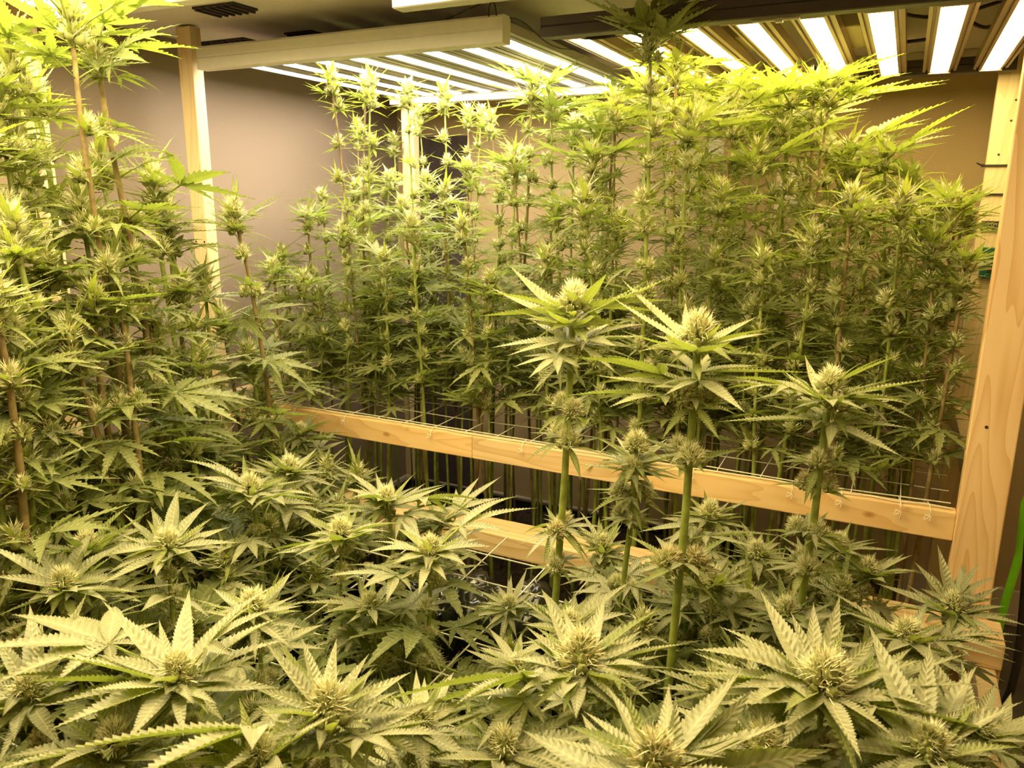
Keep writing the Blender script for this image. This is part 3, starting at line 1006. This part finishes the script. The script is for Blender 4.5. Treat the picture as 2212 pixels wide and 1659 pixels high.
# ------------------------------------------------------------------ rear bed stalks
G_REAR = 'stalks crowding the rear bed'
rows = [
    (2.00, 'front', [(590, 575), (655, 600), (740, 500), (830, 560), (890, 475), (1000, 480), (1060, 600), (1180, 560), (1260, 430), (1340, 480), (1490, 260), (1560, 420), (1650, 560), (1760, 520), (1840, 430), (1950, 425), (2020, 520), (2085, 560)]),
    (2.22, 'second', [(600, 545), (665, 455), (780, 470), (870, 440), (960, 420), (1110, 335), (1200, 440), (1280, 330), (1330, 220), (1460, 130), (1580, 215), (1640, 330), (1715, 180), (1795, 180), (1880, 450), (1990, 470), (2060, 440)]),
    (2.45, 'third', [(690, 425), (770, 400), (840, 380), (920, 390), (1010, 350), (1090, 380), (1190, 210), (1300, 270), (1400, 170), (1510, 165), (1610, 170), (1680, 240), (1760, 175), (1835, 320), (1912, 330), (1972, 385), (2040, 430), (2110, 450)]),
    (2.68, 'fourth', [(715, 165), (800, 175), (735, 270), (880, 190), (960, 200), (1010, 240), (1060, 260), (1150, 175), (1240, 260), (1330, 220), (1430, 230), (1540, 200), (1640, 220), (1750, 260), (1850, 380), (1950, 420), (2070, 450)]),
    (2.86, 'back', [(790, 180), (850, 300), (905, 240), (1040, 250), (1120, 330), (1280, 250), (1480, 240), (1590, 260), (1700, 280), (1800, 330), (1900, 400), (2010, 440)]),
]
for Y, rname, tops in rows:
    for (px, py) in tops:
        p = at(px, py + U(-8, 8), Y=Y + U(-.04, .04))
        if p.z > 1.975:
            p = at(px, py, Z=1.972)
            p.y = max(p.y, 1.95)
        p.x = min(max(p.x, -2.02), .14)
        skinny = px < 1090 and Y > 2.6
        warm = px > 1130
        rowl = {'front': 'in the rail-side row', 'second': 'in the second row', 'third': 'in the middle row', 'fourth': 'in the fourth row', 'back': 'in the row along the back wall'}[rname]
        if skinny:
            lab, grp = 'thin tall {s} stalk of separate pale flower heads ' + ('before the dark doorway' if px > 860 else 'left of the far left post'), 'thin stalks under the white lamp'
        elif warm and p.z > 1.72:
            lab, grp = 'tall yellow-green {s} stalk close under the warm lamp ' + rowl, 'tall stalks under the warm lamp'
        elif px > 1800:
            lab, grp = 'lower flowering {s} stalk beside the tall right post ' + rowl, 'stalks beside the right post'
        elif warm:
            lab, grp = 'mid-height leafy {s} stalk under the warm lamp ' + rowl, 'shorter stalks under the warm lamp'
        else:
            lab, grp = 'leafy {s} stalk under the white lamp ' + rowl, 'leafy stalks under the white lamp'
        bxy = (min(max(p.x + U(-.12, .12), -1.94), .08), min(max(p.y + U(-.03, .05), 1.99), 2.88))
        plant('flowering_stalk', lab, grp, p, bxy, 'far', .07 if not skinny else .10, ((.10 if warm else .118) if not skinny else .065) * U(.85, 1.15), 1.0 + U(-.06, .06) if not skinny else 1.25, .015, U(.0055, .0078) if not skinny else .005,
              (.14 if warm and p.z > 1.72 else (.10 if not skinny else .06)), (.05 if warm else .046) if not skinny else .048, 1.0 if not skinny else .12, top_ring=7 if warm else (6 if not skinny else 3), big=3 if (warm and p.z > 1.72) else 0,
              stem='stem' if rnd.random() < .55 else 'stem_brown', nl=3 if Y < 2.3 and not warm else 2)
# shorter stalks that close the gaps low behind the rail
for i in range(46):
    p = Vector((-1.93 + 2.0 * (i + .5) / 46 + U(-.05, .05), U(1.99, 2.5), U(1.12, 1.42)))
    if p.x < -1.0:
        p.z -= .06
    if p.x > -.4 and i % 3 == 0:
        continue
    plant('flowering_stalk', 'short bushy stalk with small heads low ' + ('behind the orange rail under the white lamp' if p.x < -.95 else 'behind the orange rail under the warm lamp'), 'short stalks low behind the rail',
          p, (p.x + U(-.05, .05), max(1.99, p.y)), 'far', .07, .115 * U(.85, 1.15), 1.0, .015, .0052, .11, .044, 1.0, top_ring=6, nl=3)
# bare woody stalks low behind the rail
# tall dark stalk in front of the warm lamp's front beam
p = Vector(at(1405, 52, Y=1.80))
plant('flowering_stalk', 'tallest dark stalk overlapping the dark front beam of the warm lamp', None, p, (-.60, 1.99), 'mid', .075, .11, .95, .015, .007, .15, .05, .8, fan='mid_fan', low='mid_fan',
      top_ring=8, big=5, stem='stem')
p = Vector(at(1180, 175, Y=1.96))

# ------------------------------------------------------------------ tall plants at the left end
left = [
    ((20, 95), 1.05, .13, 'plant'), ((75, 190), 1.20, .12, ''), ((150, 20), 1.08, .15, 'big'), ((200, 70), 1.18, .14, 'big'), ((215, 350), 1.28, .12, ''), ((330, 385), 1.38, .12, ''),
    ((172, 440), 1.12, .12, ''), ((362, 460), 1.45, .12, ''), ((505, 455), 1.60, .13, ''), ((60, 335), 1.10, .12, ''), ((268, 500), 1.22, .11, ''), ((440, 600), 1.55, .12, ''),
    ((395, 615), 1.42, .12, ''), ((100, 560), 1.02, .12, ''), ((25, 480), .92, .13, ''), ((240, 570), 1.12, .11, ''), ((330, 690), 1.25, .11, ''), ((430, 760), 1.45, .12, ''),
    ((535, 760), 1.62, .13, ''), ((570, 850), 1.66, .12, ''), ((150, 720), .98, .12, ''), ((45, 800), .86, .12, ''), ((270, 830), 1.15, .11, ''), ((480, 690), 1.66, .12, ''), ((360, 800), 1.36, .11, '')]
LEFT = {}
left += [((-30, 300), .95, .13, ''), ((-20, 620), .82, .13, ''), ((20, 700), .86, .12, ''), ((-40, 860), .80, .12, ''), ((95, 880), .90, .12, ''), ((-10, 180), 1.0, .13, ''), ((200, 640), 1.05, .12, ''), ((60, 1000), .84, .12, '')]
for (px, py), Y, lf_, kind in left:
    p = at(px, py, Y=Y)
    p.z = min(p.z, 2.03)
    p.x = max(p.x, -2.12)
    if kind:
        lab = 'tall {s} leafy plant whose broad top leaves touch the lamp by the pale upright'
        grp = 'plants reaching the lamp at the left end'
    else:
        if px > 420:
            lab = 'pale-budded {s} plant of the left clump by the left end of the orange rail'
        elif px > 290:
            lab = 'pale-budded {s} plant of the left clump in front of the left corner post'
        elif px > 130:
            lab = 'pale-budded {s} plant of the left clump before the dark brown wall'
        elif py < 600:
            lab = 'upper budded {s} plant of the left clump before the pale upright'
        else:
            lab = 'lower leafy {s} plant of the left clump below the pale upright'
        grp = 'plants in the tall left clump'
    lroot = plant('flowering_plant', lab, grp, p, (max(p.x + U(-.02, .12), -1.9), max(.56, min(p.y + U(-.05, .04), 1.68))), 'mid', .1, lf_ * 1.1, .88, .03, U(.0075, .0105), lf_, .055,
          .9, fan='mid_fan', low='mid_fan', top_ring=6, big=4 if kind else 0, stem='stem' if rnd.random() < .6 else 'stem_brown', node_buds=.75)
    LEFT[(px, py)] = (lroot, p)


# ------------------------------------------------------------------ tall single stalks of the front bed
def tall_stalk(label, basepx, toppx, zb, nodes, rad, headsz, leaf, ring, lowleaf):
    b = at(*basepx, Z=zb)
    # the top stands above the base at the same ground distance
    d = at(*toppx, Z=ZC + (1 if toppx[1] < 420 else -1) * .2) - CAM
    k = math.hypot(b.x, b.y) / math.hypot(d.x, d.y)
    top = CAM + d * k
    dirv = (top - b)
    base = b - dirv * ((b.z - SOIL) / dirv.z)
    root = thing('flowering_plant', label, 'plant', base)
    path = [base, base.lerp(b, .5), b, b.lerp(top, .5) + Vector((.004, 0, 0)), top]
    make_stem(root, path, rad, rad * .7, 'stem', 10)
    p = top - base
    near_head(root, p, headsz, leaf, ring, lean=.05)
    for (f, sz, lf_, nl, tan) in nodes:
        q = b.lerp(top, f) - base
        a0 = U(0, 6.28)
        for s in (0, 1):
            off = Vector((math.sin(a0 + s * math.pi), math.cos(a0 + s * math.pi), 0)) * sz * .45
            bud(root, q + off - Vector((0, 0, sz * .2)), sz, 'near_tan' if tan else 'near', .35 * (1 if s else -1))
        for i in range(9):
            a = 2.4 * i + U(-.3, .3)
            put('flower_leaf', rnd.choice(LIB['near_bract']), root, q + Vector((math.sin(a), math.cos(a), 0)) * sz * .3 + Vector((0, 0, -sz * U(0, .4))), a, U(-.75, .35), sz * U(1.1, 2.1), U(-.3, .3))
        for i in range(nl):
            put('leaf', rnd.choice(LIB['near_fan' if lf_ > .09 else 'near_ring']), root, q, a0 + 1.57 + 2 * math.pi * i / max(1, nl) + U(-.4, .4), U(-.25, .35), lf_ * U(.85, 1.1), U(-.3, .3))
    return root, b, top


rA, bA, tA = tall_stalk('tallest lone stalk in the front bed with a bright white-tipped head', (1195, 1360), (1240, 640), .8,
                        [(.85, .04, .12, 2, False), (.69, .04, .06, 2, False), (.60, .045, .06, 2, False), (.33, .04, .09, 3, True), (.22, .035, .05, 2, False)], .0085, .06, .17, 7, .1)
rB, bB, tB = tall_stalk('lone tall stalk with a wide bent leaf between two other bare-stemmed stalks', (1445, 1470), (1510, 705), .8,
                        [(.82, .05, .06, 2, False), (.66, .05, .07, 3, False), (.36, .055, .09, 4, True)], .0085, .058, .17, 7, .1)
rC, bC, tC = tall_stalk('lone stalk with long grey-green side leaves near the right post', (1715, 1400), (1795, 820), .8,
                        [(.92, .04, .12, 3, False), (.72, .04, .06, 2, False), (.63, .038, .04, 1, True), (.46, .04, .08, 3, False), (.33, .045, .08, 4, False)], .0085, .052, .16, 6, .1)
rD, bD, tD = tall_stalk('shorter stalk with stacked flower tiers standing before the orange rail', (1340, 1310), (1375, 955), .8,
                        [(.86, .045, .09, 4, False), (.70, .045, .09, 4, False), (.55, .04, .08, 4, False), (.12, .04, .1, 4, False)], .007, .05, .11, 6, .1)
# single long leaves that stand out in the photo: each grows from its stalk towards a given point
def aim_leaf(root, p0, p1, kind='near_fan', k=1, rollv=0.0, pet=None):
    me = LIB[kind][k]
    ln = max(v.co.y for v in me.vertices)
    d = Vector(p1) - Vector(p0)
    y = d.normalized()
    x = y.cross(Vector((0, 0, 1))).normalized()
    z = x.cross(y)
    o = bpy.data.objects.new('leaf', me)
    col.objects.link(o)
    o.parent = root
    M = Matrix((x, y, z)).transposed().to_4x4()
    o.matrix_basis = Matrix.Translation(Vector(p0) - root.location) @ M @ Matrix.Rotation(rollv, 4, 'Y') @ Matrix.Scale(d.length / ln, 4)
    return o


def on(b, t, f):
    return b.lerp(t, f)


YA, YBt, YCt = tA.y, tB.y, tC.y
lroot, lp = LEFT[(200, 70)]
aim_leaf(lroot, lp - Vector((0, 0, .10)), at(350, 58, Y=lp.y - .02), 'mid_fan', 1, .9)
lroot, lp = LEFT[(505, 455)]
aim_leaf(lroot, lp - Vector((0, 0, .05)), at(610, 425, Y=lp.y), 'mid_fan', 0, .5)
lroot, lp = LEFT[(330, 385)]
aim_leaf(lroot, lp - Vector((0, 0, .06)), at(490, 365, Y=lp.y - .05), 'mid_fan', 0, -.5)
lroot, lp = LEFT[(480, 690)]
aim_leaf(lroot, lp - Vector((0, 0, .02)), at(628, 682, Y=lp.y - .05), 'mid_fan', 1, .7)
lroot, lp = LEFT[(535, 760)]
aim_leaf(lroot, lp - Vector((0, 0, .01)), at(670, 828, Y=lp.y - .02), 'mid_fan', 1, .5)
aim_leaf(rA, on(bA, tA, .86), at(1395, 702, Y=YA - .02), 'near_fan', 0, .3)
aim_leaf(rA, on(bA, tA, .84), at(1150, 850, Y=YA - .06), 'near_fan', 4, -.3)
aim_leaf(rA, on(bA, tA, .95), at(1045, 668, Y=YA), 'hero_ring', 1, .5)
aim_leaf(rA, on(bA, tA, .96), at(1450, 618, Y=YA), 'hero_ring', 1, -.5)
aim_leaf(rB, on(bB, tB, .84), at(1235, 775, Y=YBt - .05), 'near_fan', 0, .6)
aim_leaf(rB, on(bB, tB, .80), at(1215, 835, Y=YBt - .08), 'near_fan', 4, .2)
aim_leaf(rB, on(bB, tB, .94), at(1655, 690, Y=YBt), 'hero_ring', 1, -.4)
aim_leaf(rB, on(bB, tB, .42), at(1690, 1160, Y=YBt + .02), 'near_fan', 0, -.2)
aim_leaf(rC, on(bC, tC, .92), at(1548, 818, Y=YCt - .03), 'near_fan', 1, .35)
aim_leaf(rC, on(bC, tC, .92), at(1975, 868, Y=YCt - .05), 'near_fan', 0, -.35)
aim_leaf(rC, on(bC, tC, .97), at(1945, 745, Y=YCt), 'hero_ring', 1, -.2)

# ------------------------------------------------------------------ heads of the front canopy
heads = [
    ((385, 1440), .99, .16, .055, 'wide pale star-leaved head over the dark gap at the front left'),
    ((705, 1515), 1.00, .105, .06, 'compact head with pinkish pale leaves and brown flower tuft at the front'),
    ((1255, 1405), 1.00, .135, .068, 'large shaggy flower head with drooping lower leaves at the foot of the tallest lone stalk'),
    ((1780, 1450), 1.02, .155, .07, 'largest soft-edged flower head low in front of the right post'),
    ((1420, 1625), 1.03, .14, .062, 'flower head cut by the lower edge of the photograph'),
    ((185, 1170), .98, .13, .05, 'pale yellow star-shaped head by the thick left stems'),
    ((362, 1165), .98, .135, .05, 'pale star-shaped head with upright leaves behind the wide star head'),
    ((540, 1045), .98, .155, .055, 'broad bright head with long drooping pale leaves before the left clump'),
    ((625, 1005), .96, .14, .055, 'bright head half behind the broad drooping head'),
    ((735, 1140), .98, .125, .05, 'bright white-leaved head with dark stacked buds beneath'),
    ((835, 1070), .96, .14, .05, 'white-leaved head in front of the dark space under the rail'),
    ((930, 1180), .96, .13, .05, 'bright head leaning over the black plastic liner'),
    ((945, 1120), .88, .12, .045, 'paler head against the yellow rail of the low frame'),
    ((135, 1250), .97, .13, .05, 'low spreading pale head at the left border'),
    ((545, 1300), .95, .12, .05, 'yellow-centred head among dark leaves behind the wide star head'),
    ((905, 1545), .93, .11, .045, 'small low head beside the white cords at the front'),
    ((1535, 1100), .93, .12, .05, 'grey-green rosette head just below the orange rail'),
    ((1540, 1245), .92, .115, .048, 'rosette head with brown centre behind the bare stems'),
    ((1635, 1185), .90, .11, .045, 'yellow-tufted head with dark leaves under the rail'),
    ((1700, 1310), .90, .11, .045, 'low yellow-tufted head at the foot of the right lone stalk'),
    ((1960, 1360), .95, .13, .05, 'spreading head with many leaf fingers before the right post'),
    ((1905, 1495), .95, .12, .05, 'dim round flower head beside the low right post'),
    ((1875, 1225), .90, .12, .045, 'grey-green head against the dark space left of the right post'),
    ((1810, 1170), .92, .10, .045, 'pale head on the stem of the right lone stalk'),
    ((1230, 1340), .90, .12, .045, 'light rosette behind the large shaggy head'),
    ((1300, 1170), .88, .11, .045, 'low leafy head between the two tallest lone stalks'),
    ((380, 925), 1.0, .11, .045, 'pale green rosette at the edge of the tall left clump'),
    ((450, 965), .98, .11, .045, 'light green rosette in front of the tall left clump'),
    ((270, 990), .98, .11, .045, 'yellowish rosette between thick left stems'),
    ((650, 925), .95, .11, .042, 'pale rosette just under the left end of the rail'),
    ((2060, 1300), .95, .11, .042, 'dark-edged leafy head overlapping the right post'),
    ((2110, 1560), .93, .12, .045, 'shadowed dark head before the low right post'),
    ((60, 1480), .93, .14, .05, 'shadowed yellow-tufted head at the lower left border'),
    ((245, 1590), .93, .13, .05, 'dark leafy head at the lower left with pale cords below'),
    ((1090, 1600), .93, .12, .045, 'low leafy head between the shaggy head and the compact head'),
    ((1650, 1590), .97, .14, .05, 'long-leaved head in the near right foreground'),
    ((2010, 1600), .98, .14, .05, 'broad blurred leaves of a head near the lower right corner'),
    ((560, 1630), .97, .13, .05, 'long-leaved head at the lower edge left of the compact head'),
    ((800, 1300), .86, .11, .045, 'dark-stemmed head left of the black plastic liner'),
    ((1100, 1300), .76, .09, .036, 'small rosette in front of the black plastic liner'),
    ((1120, 1430), .82, .10, .038, 'dull rosette in the dim middle of the front bed'),
]
HEAD = {}
for (px, py), z, lf_, tb, lab in heads:
    p = at(px, py, Z=z)
    root = plant('flowering_plant', lab, None, p, (p.x + U(-.03, .03), max(.56, min(1.66, p.y + U(-.03, .03)))), 'near', .062, lf_ * 1.12, max(.72, z - .24), .012, U(.005, .007),
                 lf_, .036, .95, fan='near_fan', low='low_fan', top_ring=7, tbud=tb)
    HEAD[(px, py)] = (root, p)
for key, dz, (qx, qy), qz, kind, k, rv in (
        ((385, 1440), -.05, (0, 1465), .98, 'near_fan', 0, .8), ((385, 1440), -.03, (600, 1260), 1.08, 'near_fan', 1, -.2), ((385, 1440), -.02, (0, 1350), 1.0, 'near_fan', 3, .1),
        ((705, 1515), -.05, (60, 1645), 1.0, 'near_fan', 0, .5), ((705, 1515), -.06, (330, 1600), .99, 'near_fan', 4, .4), ((705, 1515), -.06, (960, 1610), .98, 'near_fan', 2, -.2),
        ((1255, 1405), -.05, (790, 1530), .98, 'near_fan', 0, .7), ((1255, 1405), -.05, (1480, 1365), 1.04, 'near_fan', 4, -.4), ((1255, 1405), -.06, (1390, 1545), .93, 'near_fan', 2, .0),
        ((1780, 1450), -.04, (1470, 1460), 1.03, 'near_fan', 0, .4), ((1780, 1450), -.05, (2190, 1600), .99, 'near_fan', 0, -.5), ((1420, 1625), -.03, (1600, 1560), 1.02, 'near_fan', 2, -.3),
        ((1420, 1625), -.05, (1780, 1600), 1.0, 'near_ring', 2, .9), ((540, 1045), -.03, (285, 1090), .94, 'near_fan', 4, .5), ((835, 1070), -.03, (1060, 1085), .96, 'near_fan', 1, -.4),
        ((930, 1180), -.02, (1120, 1070), 1.0, 'near_fan', 1, -.2), ((945, 1120), -.02, (1090, 1040), .95, 'near_fan', 2, .2), ((735, 1140), -.04, (560, 1180), .93, 'near_fan', 4, .4),
        ((1960, 1360), -.03, (2190, 1390), .93, 'near_fan', 0, -.2), ((2060, 1300), -.02, (2120, 1215), 1.02, 'near_fan', 1, .2)):
    root, p = HEAD[key]
    aim_leaf(root, p + Vector((0, 0, dz)), at(qx, qy, Z=qz), kind, k, rv)

# ------------------------------------------------------------------ lower canopy of the front bed
cnt = 0
gx = 15
for j, Y in enumerate((.58, .72, .86, 1.0, 1.14, 1.28, 1.42, 1.56, 1.66)):
    for i in range(gx):
        x = -1.9 + 2.04 * (i + .5) / gx + U(-.05, .05)
        y = Y + U(-.04, .04)
        if -1.2 < x < -.58 and y > 1.33:
            continue
        # keep to what the lens can see, a little beyond the frame
        rel = Vector((x, y, .8)) - CAM
        fz = rel.dot(FWD)
        u, v = rel.dot(RGT) / fz * FPX, -rel.dot(UPV) / fz * FPX
        if fz < .2 or abs(u) > 1300 or v > 1050:
            continue
        z = U(.74, .87)
        if x < -1.3:
            z += .06
        elif -1.15 < x < -.42 and y > .98:
            z = U(.60, .69)
        if x < -1.3:
            lab = 'low leafy plant at the feet of the tall left clump'
        elif x < -.5 and y > 1.2:
            lab = 'low leafy plant around the black plastic liner'
        elif x > -.2 and y > 1.1:
            lab = 'low leafy plant between the lone stalks and the low right post'
        elif y > 1.35:
            lab = 'low leafy plant along the yellow rail of the low frame'
        elif y < .8:
            lab = 'low leafy plant at the open front edge of the front bed'
        elif x < -.7:
            lab = 'low leafy plant beneath the bright pale heads of the front bed'
        else:
            lab = 'low leafy plant around the large shaggy flower head'
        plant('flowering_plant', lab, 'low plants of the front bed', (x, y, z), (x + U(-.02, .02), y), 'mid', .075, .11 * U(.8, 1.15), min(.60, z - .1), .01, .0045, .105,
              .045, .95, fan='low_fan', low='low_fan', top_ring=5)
        cnt += 1
print('objects', len(bpy.data.objects), 'low', cnt)
